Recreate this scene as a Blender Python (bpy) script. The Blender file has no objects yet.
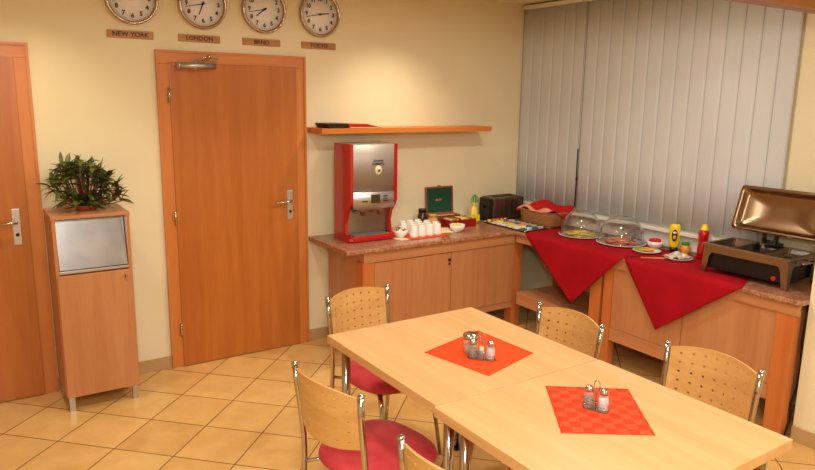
import bpy, bmesh, math, random
from math import sin, cos, pi, radians
from mathutils import Vector, Matrix
random.seed(7)
SC = bpy.context.scene
COL = SC.collection

# ------------------------------------------------------------------ materials
def lin(c):
    return tuple(((v / 12.92) if v <= .04045 else ((v + .055) / 1.055) ** 2.4) for v in c)
def rgb(r, g, b): return lin((r / 255, g / 255, b / 255)) + (1,)
def mat(name, col, rough=.5, metal=0, spec=.5, trans=0, ior=1.45, coat=0, sheen=0, alpha=1, emit=None, sub=0):
    m = bpy.data.materials.new(name); m.use_nodes = True
    b = m.node_tree.nodes['Principled BSDF']
    b.inputs['Base Color'].default_value = col
    b.inputs['Roughness'].default_value = rough
    b.inputs['Metallic'].default_value = metal
    b.inputs['Specular IOR Level'].default_value = spec
    b.inputs['Transmission Weight'].default_value = trans
    b.inputs['IOR'].default_value = ior
    b.inputs['Coat Weight'].default_value = coat
    b.inputs['Sheen Weight'].default_value = sheen
    b.inputs['Alpha'].default_value = alpha
    return m
def nd(m, t, **kw):
    n = m.node_tree.nodes.new(t)
    for k, v in kw.items():
        if hasattr(n, k): setattr(n, k, v)
        else: n.inputs[k].default_value = v
    return n
def lk(m, a, b): m.node_tree.links.new(a, b)
def bsdf(m): return m.node_tree.nodes['Principled BSDF']
def noise_col(m, c1, c2, scale=5, detail=4, stretch=(1, 1, 1), pos=(.3, .7), bump=0, rough_var=0):
    tc = nd(m, 'ShaderNodeTexCoord'); mp = nd(m, 'ShaderNodeMapping')
    mp.inputs['Scale'].default_value = stretch
    nz = nd(m, 'ShaderNodeTexNoise'); nz.inputs['Scale'].default_value = scale; nz.inputs['Detail'].default_value = detail
    cr = nd(m, 'ShaderNodeValToRGB')
    cr.color_ramp.elements[0].position = pos[0]; cr.color_ramp.elements[0].color = c1
    cr.color_ramp.elements[1].position = pos[1]; cr.color_ramp.elements[1].color = c2
    lk(m, tc.outputs['Object'], mp.inputs[0]); lk(m, mp.outputs[0], nz.inputs['Vector'])
    lk(m, nz.outputs['Fac'], cr.inputs[0]); lk(m, cr.outputs[0], bsdf(m).inputs['Base Color'])
    if bump:
        bp = nd(m, 'ShaderNodeBump'); bp.inputs['Strength'].default_value = bump; bp.inputs['Distance'].default_value = .004
        lk(m, nz.outputs['Fac'], bp.inputs['Height']); lk(m, bp.outputs[0], bsdf(m).inputs['Normal'])
    return m
def wood(name, c1, c2, axis='z', rough=.42, coat=.15, scale=1.0):
    m = mat(name, c1, rough, coat=coat)
    m.node_tree.nodes['Principled BSDF'].inputs['Coat Roughness'].default_value = .25
    tc = nd(m, 'ShaderNodeTexCoord'); mp = nd(m, 'ShaderNodeMapping')
    s = {'z': (14, 14, .9), 'x': (.9, 14, 14), 'y': (14, .9, 14)}[axis]
    mp.inputs['Scale'].default_value = tuple(v * scale for v in s)
    n1 = nd(m, 'ShaderNodeTexNoise'); n1.inputs['Scale'].default_value = 1.2; n1.inputs['Detail'].default_value = 6; n1.inputs['Distortion'].default_value = .6
    mp2 = nd(m, 'ShaderNodeMapping'); mp2.inputs['Scale'].default_value = tuple(v * 7 * scale for v in s)
    n2 = nd(m, 'ShaderNodeTexNoise'); n2.inputs['Scale'].default_value = 1.6; n2.inputs['Detail'].default_value = 3
    mx = nd(m, 'ShaderNodeMath', operation='MULTIPLY_ADD'); mx.inputs[1].default_value = .35
    cr = nd(m, 'ShaderNodeValToRGB')
    cr.color_ramp.elements[0].position = .42; cr.color_ramp.elements[0].color = c1
    cr.color_ramp.elements[1].position = .88; cr.color_ramp.elements[1].color = c2
    lk(m, tc.outputs['Object'], mp.inputs[0]); lk(m, tc.outputs['Object'], mp2.inputs[0])
    lk(m, mp.outputs[0], n1.inputs['Vector']); lk(m, mp2.outputs[0], n2.inputs['Vector'])
    lk(m, n2.outputs['Fac'], mx.inputs[0]); lk(m, n1.outputs['Fac'], mx.inputs[2])
    lk(m, mx.outputs[0], cr.inputs[0]); lk(m, cr.outputs[0], bsdf(m).inputs['Base Color'])
    return m

M = {}
M['wall'] = noise_col(mat('wall_paint', rgb(229, 217, 180), .75, spec=.25), rgb(227, 215, 178), rgb(232, 220, 184), 3, 3)
M['ceiling'] = mat('ceiling_paint', rgb(232, 218, 182), .85, spec=.2)
M['door_wood'] = wood('door_wood', rgb(188, 112, 46), rgb(170, 94, 33), 'z', .35, .3)
M['frame_wood'] = wood('frame_wood', rgb(208, 132, 68), rgb(194, 116, 54), 'z', .35, .3)
M['frame_wood_x'] = wood('frame_wood_across', rgb(208, 132, 68), rgb(194, 116, 54), 'x', .35, .3)
M['cab'] = wood('cabinet_beech', rgb(196, 138, 92), rgb(180, 118, 72), 'z', .4, .2)
M['cab_x'] = wood('cabinet_beech_x', rgb(196, 138, 92), rgb(180, 118, 72), 'x', .4, .2)
M['cab_y'] = wood('cabinet_beech_y', rgb(196, 138, 92), rgb(180, 118, 72), 'y', .4, .2)
M['post'] = wood('post_beech', rgb(204, 122, 62), rgb(186, 102, 46), 'z', .38, .25)
M['shelf'] = wood('shelf_wood', rgb(206, 124, 52), rgb(190, 106, 40), 'x', .4, .2)
M['table'] = wood('table_beech', rgb(222, 178, 122), rgb(206, 158, 100), 'y', .36, .25, .8)
M['table_edge'] = wood('table_edge_beech', rgb(226, 176, 126), rgb(214, 162, 112), 'y', .4, .1)
M['apron'] = wood('apron_beech', rgb(200, 140, 70), rgb(186, 122, 54), 'y', .5, .1)
M['ply'] = wood('chair_plywood', rgb(214, 170, 104), rgb(198, 150, 84), 'x', .35, .3)
M['chrome'] = mat('chrome', rgb(190, 184, 180), .12, 1)
M['steel'] = noise_col(mat('brushed_steel', rgb(150, 150, 152), .27, 1), rgb(140, 141, 144), rgb(166, 165, 165), 6, 3)
M['alu'] = mat('satin_aluminium', rgb(190, 190, 190), .35, .9)
M['machine_steel'] = noise_col(mat('machine_steel', rgb(160, 150, 140), .5, .6), rgb(152, 142, 132), rgb(166, 156, 146), 2, 3)
M['copper'] = mat('warm_steel', rgb(158, 132, 104), .24, 1)
M['dish_steel'] = mat('dish_steel', rgb(168, 154, 142), .25, 1)
M['seat'] = noise_col(mat('red_velour', rgb(196, 56, 62), .9, spec=.2, sheen=.12), rgb(186, 46, 54), rgb(210, 76, 80), 9, 6, bump=.2)
M['red_gloss'] = mat('red_gloss_plastic', rgb(176, 10, 14), .22, coat=.5)
M['red_cloth'] = noise_col(mat('red_cloth', rgb(160, 8, 22), .85, spec=.2), rgb(152, 6, 20), rgb(168, 10, 26), 6, 4, bump=.1)
M['black'] = mat('black_plastic', rgb(22, 20, 20), .35)
M['dark'] = mat('dark_glass', rgb(12, 12, 14), .12)
M['white'] = mat('white_ceramic', rgb(238, 232, 222), .2, coat=.3)
M['white_matt'] = mat('white_paint', rgb(226, 222, 212), .5)
M['skirt'] = noise_col(mat('skirting_tile', rgb(186, 150, 104), .35), rgb(178, 142, 96), rgb(194, 160, 114), 5, 5)
M['grout'] = mat('grout', rgb(120, 84, 48), .8)
M['glass'] = mat('clear_plastic', (1, 1, 1, 1), .03, trans=1, ior=1.49)
M['shaker_glass'] = mat('shaker_glass', (.96, .97, .97, 1), .05, trans=.85, ior=1.4)
M['salt'] = mat('salt', rgb(244, 242, 240), .8)
M['pepper'] = noise_col(mat('pepper', rgb(120, 110, 96), .8), rgb(70, 60, 50), rgb(190, 180, 165), 200, 3)
M['clock_face'] = mat('clock_face', rgb(232, 228, 226), .4)
M['gold'] = mat('clock_rim_metal', rgb(186, 164, 138), .22, 1)
M['brass_plate'] = noise_col(mat('brass_plate', rgb(166, 116, 62), .4, .25), rgb(158, 108, 56), rgb(176, 126, 70), 4, 3, (1, 1, 12))
M['ink'] = mat('black_ink', rgb(20, 16, 14), .6)
M['ink_brown'] = mat('brown_ink', rgb(58, 34, 18), .6)
M['blind'] = noise_col(mat('blind_fabric', rgb(200, 202, 200), .85, spec=.15), rgb(197, 199, 197), rgb(204, 206, 204), 3, 3, (1, 1, .5))
M['leaf'] = noise_col(mat('leaf_green', rgb(60, 84, 34), .4, spec=.45), rgb(40, 62, 26), rgb(104, 108, 46), 14, 3)
M['stem'] = mat('plant_stem', rgb(112, 56, 40), .6)
M['terracotta'] = mat('terracotta', rgb(168, 84, 52), .7)
M['soil'] = mat('soil', rgb(50, 34, 24), .9)
M['yellow'] = mat('yellow_plastic', rgb(240, 206, 20), .3, coat=.3)
M['green'] = mat('green_plastic', rgb(46, 150, 44), .35)
M['dkgreen'] = mat('green_felt', rgb(10, 66, 44), .8)
M['box_wood'] = wood('box_wood', rgb(150, 88, 52), rgb(122, 66, 38), 'x', .4)
M['box_red'] = mat('dark_red_box', rgb(150, 16, 22), .4)
M['cheese'] = noise_col(mat('cheese_yellow', rgb(244, 214, 96), .5, spec=.4), rgb(240, 208, 88), rgb(250, 226, 124), 20, 2)
M['ham'] = noise_col(mat('ham_pink', rgb(228, 128, 96), .5), rgb(216, 106, 78), rgb(240, 160, 124), 26, 4)
M['tomato'] = mat('tomato_red', rgb(200, 30, 26), .25, coat=.3)
M['orange'] = mat('orange_flesh', rgb(248, 176, 30), .4)
M['lettuce'] = mat('cucumber_green', rgb(160, 186, 80), .5)
M['napkin_paper'] = mat('cream_paper', rgb(236, 214, 172), .9)
M['foil'] = noise_col(mat('crumpled_foil', rgb(222, 214, 190), .35, .2), rgb(170, 150, 120), rgb(240, 234, 214), 40, 4)
M['toaster'] = noise_col(mat('toaster_steel', rgb(126, 106, 92), .3, .85), rgb(104, 86, 74), rgb(140, 118, 104), 3, 3, (30, 30, 1))
M['jar_dark'] = mat('dark_jar', rgb(64, 34, 22), .15, coat=.4)
M['honey'] = mat('honey_jar', rgb(196, 150, 84), .15, coat=.4)
M['jam'] = mat('jam_orange', rgb(226, 150, 40), .25, coat=.3)
M['jam_red'] = mat('jam_red', rgb(170, 34, 24), .3)
M['blue_print'] = mat('blue_print', rgb(60, 104, 130), .5)
M['tan'] = mat('tan_packet', rgb(226, 200, 150), .5)
M['red_lamp'] = mat('red_switch', rgb(214, 18, 24), .3)
M['water'] = mat('water', (1, 1, 1, 1), .02, trans=1, ior=1.33)
M['lcd'] = mat('lcd', rgb(66, 58, 34), .2)
M['pelmet'] = wood('beam_wood', rgb(156, 96, 30), rgb(134, 78, 20), 'x', .5)
M['dark_floor_shade'] = mat('inside_dark', rgb(120, 80, 50), .7)

# napkin with woven checks
def napkin_mat(name, c1, c2, cells):
    m = mat(name, c1, .85, spec=.2)
    tc = nd(m, 'ShaderNodeTexCoord'); ch = nd(m, 'ShaderNodeTexChecker'); ch.inputs['Scale'].default_value = cells
    ch.inputs[1].default_value = c1; ch.inputs[2].default_value = c2
    nz = nd(m, 'ShaderNodeTexNoise'); nz.inputs['Scale'].default_value = 25
    mx = nd(m, 'ShaderNodeVectorMath', operation='MULTIPLY_ADD'); mx.inputs[1].default_value = (.006,) * 3
    lk(m, tc.outputs['Object'], mx.inputs[2]); lk(m, nz.outputs['Color'], mx.inputs[0])
    lk(m, mx.outputs[0], ch.inputs[0]); lk(m, ch.outputs[0], bsdf(m).inputs['Base Color'])
    return m
M['napkin_plain'] = napkin_mat('orange_red_napkin', rgb(226, 76, 30), rgb(222, 72, 28), 30)
M['napkin_check'] = napkin_mat('checked_red_napkin', rgb(228, 80, 42), rgb(210, 60, 28), 28)
M['gingham'] = napkin_mat('red_check_cloth', rgb(170, 14, 20), rgb(186, 34, 34), 60)

# floor tiles laid diagonally
def tile_mat():
    m = mat('floor_tiles', rgb(214, 160, 90), .28, spec=.5, coat=.15)
    tc = nd(m, 'ShaderNodeTexCoord'); mp = nd(m, 'ShaderNodeMapping', vector_type='POINT')
    S = .3325; A = radians(45.3); TX, TY = -1.006, -.46
    # p' = R(A) (p - T) / S
    mp.vector_type = 'POINT'
    off = nd(m, 'ShaderNodeVectorMath', operation='SUBTRACT'); off.inputs[1].default_value = (TX, TY, 0)
    mp.inputs['Rotation'].default_value = (0, 0, A); mp.inputs['Scale'].default_value = (1 / S, 1 / S, 1 / S)
    # Mapping applies scale, then rotation: uniform scale, so order does not matter
    lk(m, tc.outputs['Object'], off.inputs[0]); lk(m, off.outputs[0], mp.inputs[0])
    fr = nd(m, 'ShaderNodeVectorMath', operation='FRACTION'); lk(m, mp.outputs[0], fr.inputs[0])
    c = nd(m, 'ShaderNodeVectorMath', operation='SUBTRACT'); c.inputs[1].default_value = (.5, .5, .5); lk(m, fr.outputs[0], c.inputs[0])
    ab = nd(m, 'ShaderNodeVectorMath', operation='ABSOLUTE'); lk(m, c.outputs[0], ab.inputs[0])
    sp = nd(m, 'ShaderNodeSeparateXYZ'); lk(m, ab.outputs[0], sp.inputs[0])
    mx = nd(m, 'ShaderNodeMath', operation='MAXIMUM'); lk(m, sp.outputs[0], mx.inputs[0]); lk(m, sp.outputs[1], mx.inputs[1])
    gr = nd(m, 'ShaderNodeMapRange'); gr.inputs['From Min'].default_value = .487; gr.inputs['From Max'].default_value = .493
    lk(m, mx.outputs[0], gr.inputs['Value'])
    fl = nd(m, 'ShaderNodeVectorMath', operation='FLOOR'); lk(m, mp.outputs[0], fl.inputs[0])
    wn = nd(m, 'ShaderNodeTexWhiteNoise', noise_dimensions='2D'); lk(m, fl.outputs[0], wn.inputs['Vector'])
    nz = nd(m, 'ShaderNodeTexNoise'); nz.inputs['Scale'].default_value = 7; nz.inputs['Detail'].default_value = 8; nz.inputs['Roughness'].default_value = .6
    lk(m, tc.outputs['Object'], nz.inputs['Vector'])
    ma = nd(m, 'ShaderNodeMath', operation='MULTIPLY_ADD'); ma.inputs[1].default_value = .3; lk(m, wn.outputs['Value'], ma.inputs[0]); lk(m, nz.outputs['Fac'], ma.inputs[2])
    cr = nd(m, 'ShaderNodeValToRGB'); cr.color_ramp.elements[0].position = .35; cr.color_ramp.elements[0].color = rgb(208, 160, 90)
    cr.color_ramp.elements[1].position = .95; cr.color_ramp.elements[1].color = rgb(232, 192, 120)
    lk(m, ma.outputs[0], cr.inputs[0])
    mc = nd(m, 'ShaderNodeMix', data_type='RGBA'); lk(m, gr.outputs[0], mc.inputs['Factor'])
    lk(m, cr.outputs[0], mc.inputs[6]); mc.inputs[7].default_value = rgb(128, 84, 42)
    lk(m, mc.outputs[2], bsdf(m).inputs['Base Color'])
    rr = nd(m, 'ShaderNodeMapRange'); rr.inputs['To Min'].default_value = .28; rr.inputs['To Max'].default_value = .8
    lk(m, gr.outputs[0], rr.inputs['Value']); lk(m, rr.outputs[0], bsdf(m).inputs['Roughness'])
    bp = nd(m, 'ShaderNodeBump'); bp.invert = True; bp.inputs['Strength'].default_value = .5; bp.inputs['Distance'].default_value = .002
    lk(m, gr.outputs[0], bp.inputs['Height']); lk(m, bp.outputs[0], bsdf(m).inputs['Normal'])
    return m
M['tiles'] = tile_mat()
def worktop_mat():
    m = mat('speckled_laminate', rgb(170, 110, 76), .3, coat=.2)
    tc = nd(m, 'ShaderNodeTexCoord')
    n1 = nd(m, 'ShaderNodeTexVoronoi'); n1.inputs['Scale'].default_value = 110
    n2 = nd(m, 'ShaderNodeTexNoise'); n2.inputs['Scale'].default_value = 45; n2.inputs['Detail'].default_value = 5
    lk(m, tc.outputs['Object'], n1.inputs['Vector']); lk(m, tc.outputs['Object'], n2.inputs['Vector'])
    s = nd(m, 'ShaderNodeSeparateColor'); lk(m, n1.outputs['Color'], s.inputs[0])
    a = nd(m, 'ShaderNodeMath', operation='MULTIPLY_ADD'); a.inputs[1].default_value = .5
    lk(m, s.outputs[0], a.inputs[0]); lk(m, n2.outputs['Fac'], a.inputs[2])
    cr = nd(m, 'ShaderNodeValToRGB'); cr.color_ramp.elements[0].position = .3; cr.color_ramp.elements[0].color = rgb(118, 68, 46)
    cr.color_ramp.elements[1].position = 1.0; cr.color_ramp.elements[1].color = rgb(184, 136, 104)
    e = cr.color_ramp.elements.new(.65); e.color = rgb(152, 98, 68)
    lk(m, a.outputs[0], cr.inputs[0]); lk(m, cr.outputs[0], bsdf(m).inputs['Base Color'])
    return m
M['worktop'] = worktop_mat()
def wicker_mat():
    m = mat('wicker', rgb(176, 122, 66), .6)
    tc = nd(m, 'ShaderNodeTexCoord'); w = nd(m, 'ShaderNodeTexWave'); w.bands_direction = 'Z'; w.inputs['Scale'].default_value = 30; w.inputs['Distortion'].default_value = 3
    lk(m, tc.outputs['Object'], w.inputs[0])
    cr = nd(m, 'ShaderNodeValToRGB'); cr.color_ramp.elements[0].color = rgb(98, 56, 28); cr.color_ramp.elements[1].color = rgb(186, 134, 82)
    lk(m, w.outputs['Fac'], cr.inputs[0]); lk(m, cr.outputs[0], bsdf(m).inputs['Base Color'])
    return m
M['wicker'] = wicker_mat()

# ------------------------------------------------------------------ mesh helpers
class MB:
    def __init__(s): s.v = []; s.f = []; s.sm = []
    def add(s, vs, fs, smooth=False, X=None):
        o = len(s.v)
        s.v += [tuple(X @ Vector(p)) if X else tuple(p) for p in vs]
        s.f += [tuple(i + o for i in f) for f in fs]; s.sm += [smooth] * len(fs)
        return s
    def box(s, x0, x1, y0, y1, z0, z1, X=None, b=0):
        if b:
            bm = bmesh.new(); bmesh.ops.create_cube(bm, size=1)
            for v in bm.verts: v.co = Vector((x0 + (v.co.x + .5) * (x1 - x0), y0 + (v.co.y + .5) * (y1 - y0), z0 + (v.co.z + .5) * (z1 - z0)))
            bmesh.ops.bevel(bm, geom=bm.edges[:], offset=b, segments=2, affect='EDGES', profile=.6)
            bm.verts.index_update()
            s.add([v.co[:] for v in bm.verts], [[v.index for v in f.verts] for f in bm.faces], False, X); bm.free(); return s
        v = [(x0, y0, z0), (x1, y0, z0), (x1, y1, z0), (x0, y1, z0), (x0, y0, z1), (x1, y0, z1), (x1, y1, z1), (x0, y1, z1)]
        return s.add(v, [(0, 3, 2, 1), (4, 5, 6, 7), (0, 1, 5, 4), (1, 2, 6, 5), (2, 3, 7, 6), (3, 0, 4, 7)], False, X)
    def tube(s, pts, r, n=12, smooth=True, X=None, cap=True, closed=False):
        pts = [Vector(p) for p in pts]; k = len(pts); rr = r if isinstance(r, (list, tuple)) else [r] * k
        vs = []; up = None
        for i, p in enumerate(pts):
            if closed: t = (pts[(i + 1) % k] - pts[i - 1]).normalized()
            else: t = (pts[min(i + 1, k - 1)] - pts[max(i - 1, 0)]).normalized()
            if up is None: up = Vector((0, 0, 1)) if abs(t.z) < .9 else Vector((0, 1, 0))
            a = t.cross(up).normalized(); b_ = a.cross(t).normalized(); up = b_
            for j in range(n):
                q = 2 * pi * j / n; vs.append(p + rr[i] * (cos(q) * a + sin(q) * b_))
        fs = []
        for i in range(k if closed else k - 1):
            for j in range(n):
                a0 = i * n + j; a1 = i * n + (j + 1) % n; b0 = ((i + 1) % k) * n + j; b1 = ((i + 1) % k) * n + (j + 1) % n
                fs.append((a0, a1, b1, b0))
        s.add(vs, fs, smooth, X)
        if cap and not closed:
            s.add(vs[:n], [tuple(range(n))[::-1]], False, X); s.add(vs[-n:], [tuple(range(n))], False, X)
        return s
    def cyl(s, c, r, z0, z1, n=24, r2=None, smooth=True, X=None):
        return s.tube([(c[0], c[1], z0), (c[0], c[1], z1)], [r, r if r2 is None else r2], n, smooth, X)
    def lathe(s, prof, n=32, c=(0, 0, 0), smooth=True, X=None):
        vs = []; fs = []; k = len(prof)
        for r, z in prof:
            for j in range(n):
                q = 2 * pi * j / n; vs.append((c[0] + r * cos(q), c[1] + r * sin(q), c[2] + z))
        for i in range(k - 1):
            for j in range(n):
                fs.append((i * n + j, i * n + (j + 1) % n, (i + 1) * n + (j + 1) % n, (i + 1) * n + j))
        return s.add(vs, fs, smooth, X)
    def prism(s, poly, axis, a, b, X=None):
        """poly: 2-D outline in the other two axes, extruded along axis from a to b"""
        def P(u, v, w): return {'x': (w, u, v), 'y': (u, w, v), 'z': (u, v, w)}[axis]
        n = len(poly)
        vs = [P(u, v, a) for u, v in poly] + [P(u, v, b) for u, v in poly]
        fs = [tuple(range(n))[::-1], tuple(range(n, 2 * n))] + [(i, (i + 1) % n, n + (i + 1) % n, n + i) for i in range(n)]
        return s.add(vs, fs, False, X)
    def ball(s, c, r, n=12, sc=(1, 1, 1), X=None):
        vs = []; fs = []; m_ = n // 2 + 1
        for i in range(m_ + 1):
            th = pi * i / m_
            for j in range(n):
                q = 2 * pi * j / n
                vs.append((c[0] + r * sc[0] * sin(th) * cos(q), c[1] + r * sc[1] * sin(th) * sin(q), c[2] + r * sc[2] * cos(th)))
        for i in range(m_):
            for j in range(n): fs.append((i * n + j, (i + 1) * n + j, (i + 1) * n + (j + 1) % n, i * n + (j + 1) % n))
        return s.add(vs, fs, True, X)
    def grid(s, fn, nu, nv, smooth=True, X=None):
        vs = [fn(i / nu, j / nv) for i in range(nu + 1) for j in range(nv + 1)]
        fs = [(i * (nv + 1) + j, (i + 1) * (nv + 1) + j, (i + 1) * (nv + 1) + j + 1, i * (nv + 1) + j + 1) for i in range(nu) for j in range(nv)]
        return s.add(vs, fs, smooth, X)
    def build(s, name, m, parent=None, merge=True, normals=True):
        me = bpy.data.meshes.new(name); me.from_pydata(s.v, [], s.f)
        for p, q in zip(me.polygons, s.sm): p.use_smooth = q
        me.materials.append(M[m] if isinstance(m, str) else m)
        bm = bmesh.new(); bm.from_mesh(me)
        if merge: bmesh.ops.remove_doubles(bm, verts=bm.verts, dist=1e-6)
        if normals: bmesh.ops.recalc_face_normals(bm, faces=bm.faces)
        bm.to_mesh(me); bm.free()
        o = bpy.data.objects.new(name, me); COL.objects.link(o)
        if parent: o.parent = parent
        return o
def thing(name, label, cat, loc=(0, 0, 0), rz=0, group=None):
    o = bpy.data.objects.new(name, None); COL.objects.link(o); o.empty_display_size = .05
    o.location = loc; o.rotation_euler = (0, 0, rz)
    return tag(o, label, cat, group)
def tag(o, label, cat, group=None):
    o['label'] = label; o['category'] = cat
    if group: o['group'] = group
    return o
def at(o, x, y, z, rz=0):
    o.location = (x, y, z); o.rotation_euler = (0, 0, rz); return o
def struct(o): o['kind'] = 'structure'; return o
def dup(root, loc, rz, label, group=None):
    r = root.copy(); COL.objects.link(r); r.location = loc; r.rotation_euler = (0, 0, rz); r['label'] = label
    if group: r['group'] = group
    for ch in list(root.children):
        c = ch.copy(); COL.objects.link(c); c.parent = r
        for g in list(ch.children):
            d = g.copy(); COL.objects.link(d); d.parent = c
    return r
def solid(o, t, off=0):
    md = o.modifiers.new('thick', 'SOLIDIFY'); md.thickness = t; md.offset = off; return o
def subsurf(o, n=1):
    md = o.modifiers.new('smooth', 'SUBSURF'); md.levels = n; md.render_levels = n; return o
def text(name, s, size, m, parent, loc, rot, depth=.0012, sx=1, bold=.0):
    cu = bpy.data.curves.new(name, 'FONT'); cu.body = s; cu.size = size; cu.extrude = depth / 2; cu.align_x = 'CENTER'; cu.align_y = 'CENTER'; cu.offset = bold
    cu.resolution_u = 3
    t = bpy.data.objects.new(name + '_tmp', cu); COL.objects.link(t)
    bpy.context.view_layer.update()
    me = bpy.data.meshes.new_from_object(t.evaluated_get(bpy.context.evaluated_depsgraph_get()))
    bpy.data.objects.remove(t)
    X = Matrix.Translation(loc) @ rot @ Matrix.Diagonal((sx, 1, 1, 1))
    me.transform(X); me.materials.clear(); me.materials.append(M[m]); me.name = name
    o = bpy.data.objects.new(name, me); COL.objects.link(o); o.parent = parent
    return o
RX90 = Matrix.Rotation(pi / 2, 4, 'X')      # text upright, facing -y

# ------------------------------------------------------------------ the room
XW, ZC, XP, YP = 3.03, 2.565, 2.571, -2.743
XL, YF = -2.4, -6.2
fl = struct(MB().box(XL, XW, YF, 0, -.06, 0).build('floor', 'tiles'))
struct(MB().box(XL - .1, XW + .1, YF - .1, .1, ZC, ZC + .08).build('ceiling', 'ceiling'))
struct(MB().box(XL - .1, XW + .1, 0, .1, 0, ZC).build('wall_back', 'wall'))
struct(MB().box(XW, XW + .1, YF, 0, 0, ZC).build('wall_right', 'wall'))
struct(MB().box(XL - .1, XL, YF, 0, 0, ZC).build('wall_left', 'wall'))
struct(MB().box(XL - .1, XW + .1, YF - .1, YF, 0, ZC).build('wall_front', 'wall'))
struct(MB().box(XP, XW - .001, YF + .001, YP, 0, ZC - .001).build('wall_pier', 'wall'))
# timber beam across the room at the pier
struct(MB().prism([(XL, 2.2), (2.365, 2.2), (2.345, 2.563), (XL, 2.563)], 'y', -2.80, -2.70).build('trim_1', 'pelmet'))
# skirting
def skirt(name, x0, x1, y0, y1):
    struct(MB().box(x0, x1, y0, y1, 0, .083, b=.002).build(name, 'skirt'))
skirt('baseboard_back', -.686, -.003, -.012, 0)
skirt('baseboard_back_right', .988, 2.4, -.012, 0)
skirt('baseboard_pier', XP - .012, XP, YF + .02, YP)

# doors ------------------------------------------------------------
def lever_handle(o, x, z, direction, lever_z=.06):
    y = -.028
    p = MB().box(x - .022, x + .022, y - .010, y, z - .105, z + .105, b=.004).build('handle_plate', 'alu', o)
    h = MB(); h.tube([(x, y - .008, z + lever_z - .03), (x, y - .05, z + lever_z - .03)], .009, 12)
    h.tube([(x, y - .045, z + lever_z - .03), (x + direction * .02, y - .05, z + lever_z - .03), (x + direction * .125, y - .05, z + lever_z - .033)], .009, 12)
    h.build('door_handle', 'chrome', o)
    k = MB(); k.tube([(x, y - .009, z - .045), (x, y - .013, z - .045)], .010, 14); k.build('key_cylinder', 'ink', o)
def door(name, x0, x1, h, leaf_mat):
    o = bpy.data.objects.new(name, None); COL.objects.link(o); struct(o)
    w = .078; t = -.024
    f = MB(); f.box(x0, x0 + w, t, .0, 0, h - w, b=.003).box(x1 - w, x1, t, .0, 0, h - w, b=.003)
    f.build('door_frame', 'frame_wood', o)
    MB().box(x0, x1, t, .0, h - w, h, b=.003).build('door_frame_head', 'frame_wood_x', o)
    # architrave strip standing proud
    e = MB(); e.box(x0 - .004, x0 + .01, t - .008, 0, 0, h + .004).box(x1 - .01, x1 + .004, t - .008, 0, 0, h + .004).box(x0 + .01, x1 - .01, t - .008, 0, h - .01, h + .004)
    e.build('architrave', 'frame_wood', o)
    MB().box(x0 + w - .008, x1 - w + .008, -.034, -.003, .006, h - w + .008, b=.003).build('door_leaf', leaf_mat, o)
    MB().box(x0 + w, x1 - w, -.03, 0, 0, .006).build('threshold', 'grout', o)
    return o
d1 = door('door_1', 0, .984, 2.05, 'door_wood')
lever_handle(d1, .852, 1.04, -1)
for z in (1.783, 1.01, .26):
    hb = MB().cyl((.062, -.038), .0075, z - .045, z + .045, 12).build('hinge', 'chrome', d1)
c = MB(); c.tube([(.118, -.078, 1.962), (.345, -.078, 1.966)], .019, 16); c.tube([(.112, -.078, 1.962), (.125, -.078, 1.962)], .023, 16)
c.box(.15, .32, -.075, -.034, 1.95, 1.978)
c.tube([(.218, -.078, 1.935), (.218, -.078, 1.995)], .012, 12)
cl = c.build('door_closer', 'alu', d1)
a = MB(); a.tube([(.218, -.08, 1.992), (.30, -.1, 2.02)], .006, 8).tube([(.30, -.1, 2.02), (.345, -.035, 2.012)], .006, 8).tube([(.3, -.1, 2.012), (.3, -.1, 2.032)], .011, 10)
a.box(.335, .375, -.045, -.024, 2.0, 2.018)
a.build('closer_arm', 'chrome', cl)
d2 = door('door_2', -1.673, -.689, 2.05, 'door_wood')
lever_handle(d2, -.822, 1.035, -1)

# window with blind ---------------------------------------------------
w = bpy.data.objects.new('window_1', None); COL.objects.link(w); struct(w)
f = MB()
for y0, y1 in ((-2.28, -2.2), (-.74, -.68), (-.08, -.02)): f.box(XW - .010, XW, y0, y1, .94, 2.5)
for z0, z1 in ((.94, 1.0), (2.42, 2.5)): f.box(XW - .0105, XW - .0005, -2.28, -.02, z0, z1)
f.build('window_frame', 'white_matt', w)
MB().box(XW - .006, XW - .001, -2.27, -.03, .96, 2.48).build('window_pane', 'dark', w)
wh = MB(); wh.box(XW - .014, XW - .010, -.725, -.695, 1.02, 1.18)
wh.build('window_handle', 'alu', w)
s = MB(); s.box(XW - .075, XW - .0005, -2.3, -.002, .905, .93, b=.004); s.build('window_sill', 'white_matt', w)
s = MB(); s.box(XW - .03, XW - .0005, -2.3, -.002, .80, .875, b=.004).box(XW - .02, XW - .0005, -2.3, -.002, .875, .905); s.build('sill_apron', 'white_matt', w)
vb = thing('vertical_blind', 'full-height closed vertical blind of greige fabric slats beside the buffet', 'window blind', (XW - .025, 0, 0))
MB().box(-.022, .024, -2.3, -.012, 2.52, 2.552, b=.003).build('headrail', 'white_matt', vb)
def slat(yc, ang, wd=.129, z0=.945, z1=2.52):
    m = MB()
    def fn(u, v):
        t = (u - .5) * wd; bow = .003 * (1 - (2 * u - 1) ** 2)
        return (t * sin(ang) - bow * cos(ang), yc + t * cos(ang) - bow * sin(ang) * 0, z0 + (z1 - z0) * v)
    m.grid(fn, 6, 4); return m
ys = -.065; n = 0
while ys > -2.28:
    k = (ys / -2.3)
    ang = radians(1.6 + 1.2 * k)
    solid(slat(ys, ang, z0=.945 + .006 * random.random()).build('slat', 'blind', vb), .0012)
    ys -= .114 if n != 5 else .122
    n += 1
cd = MB(); cd.tube([(-.03, -.715, 1.42), (-.031, -.716, 1.3), (-.029, -.717, 1.18), (-.031, -.718, .97)], .005, 6)
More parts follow.
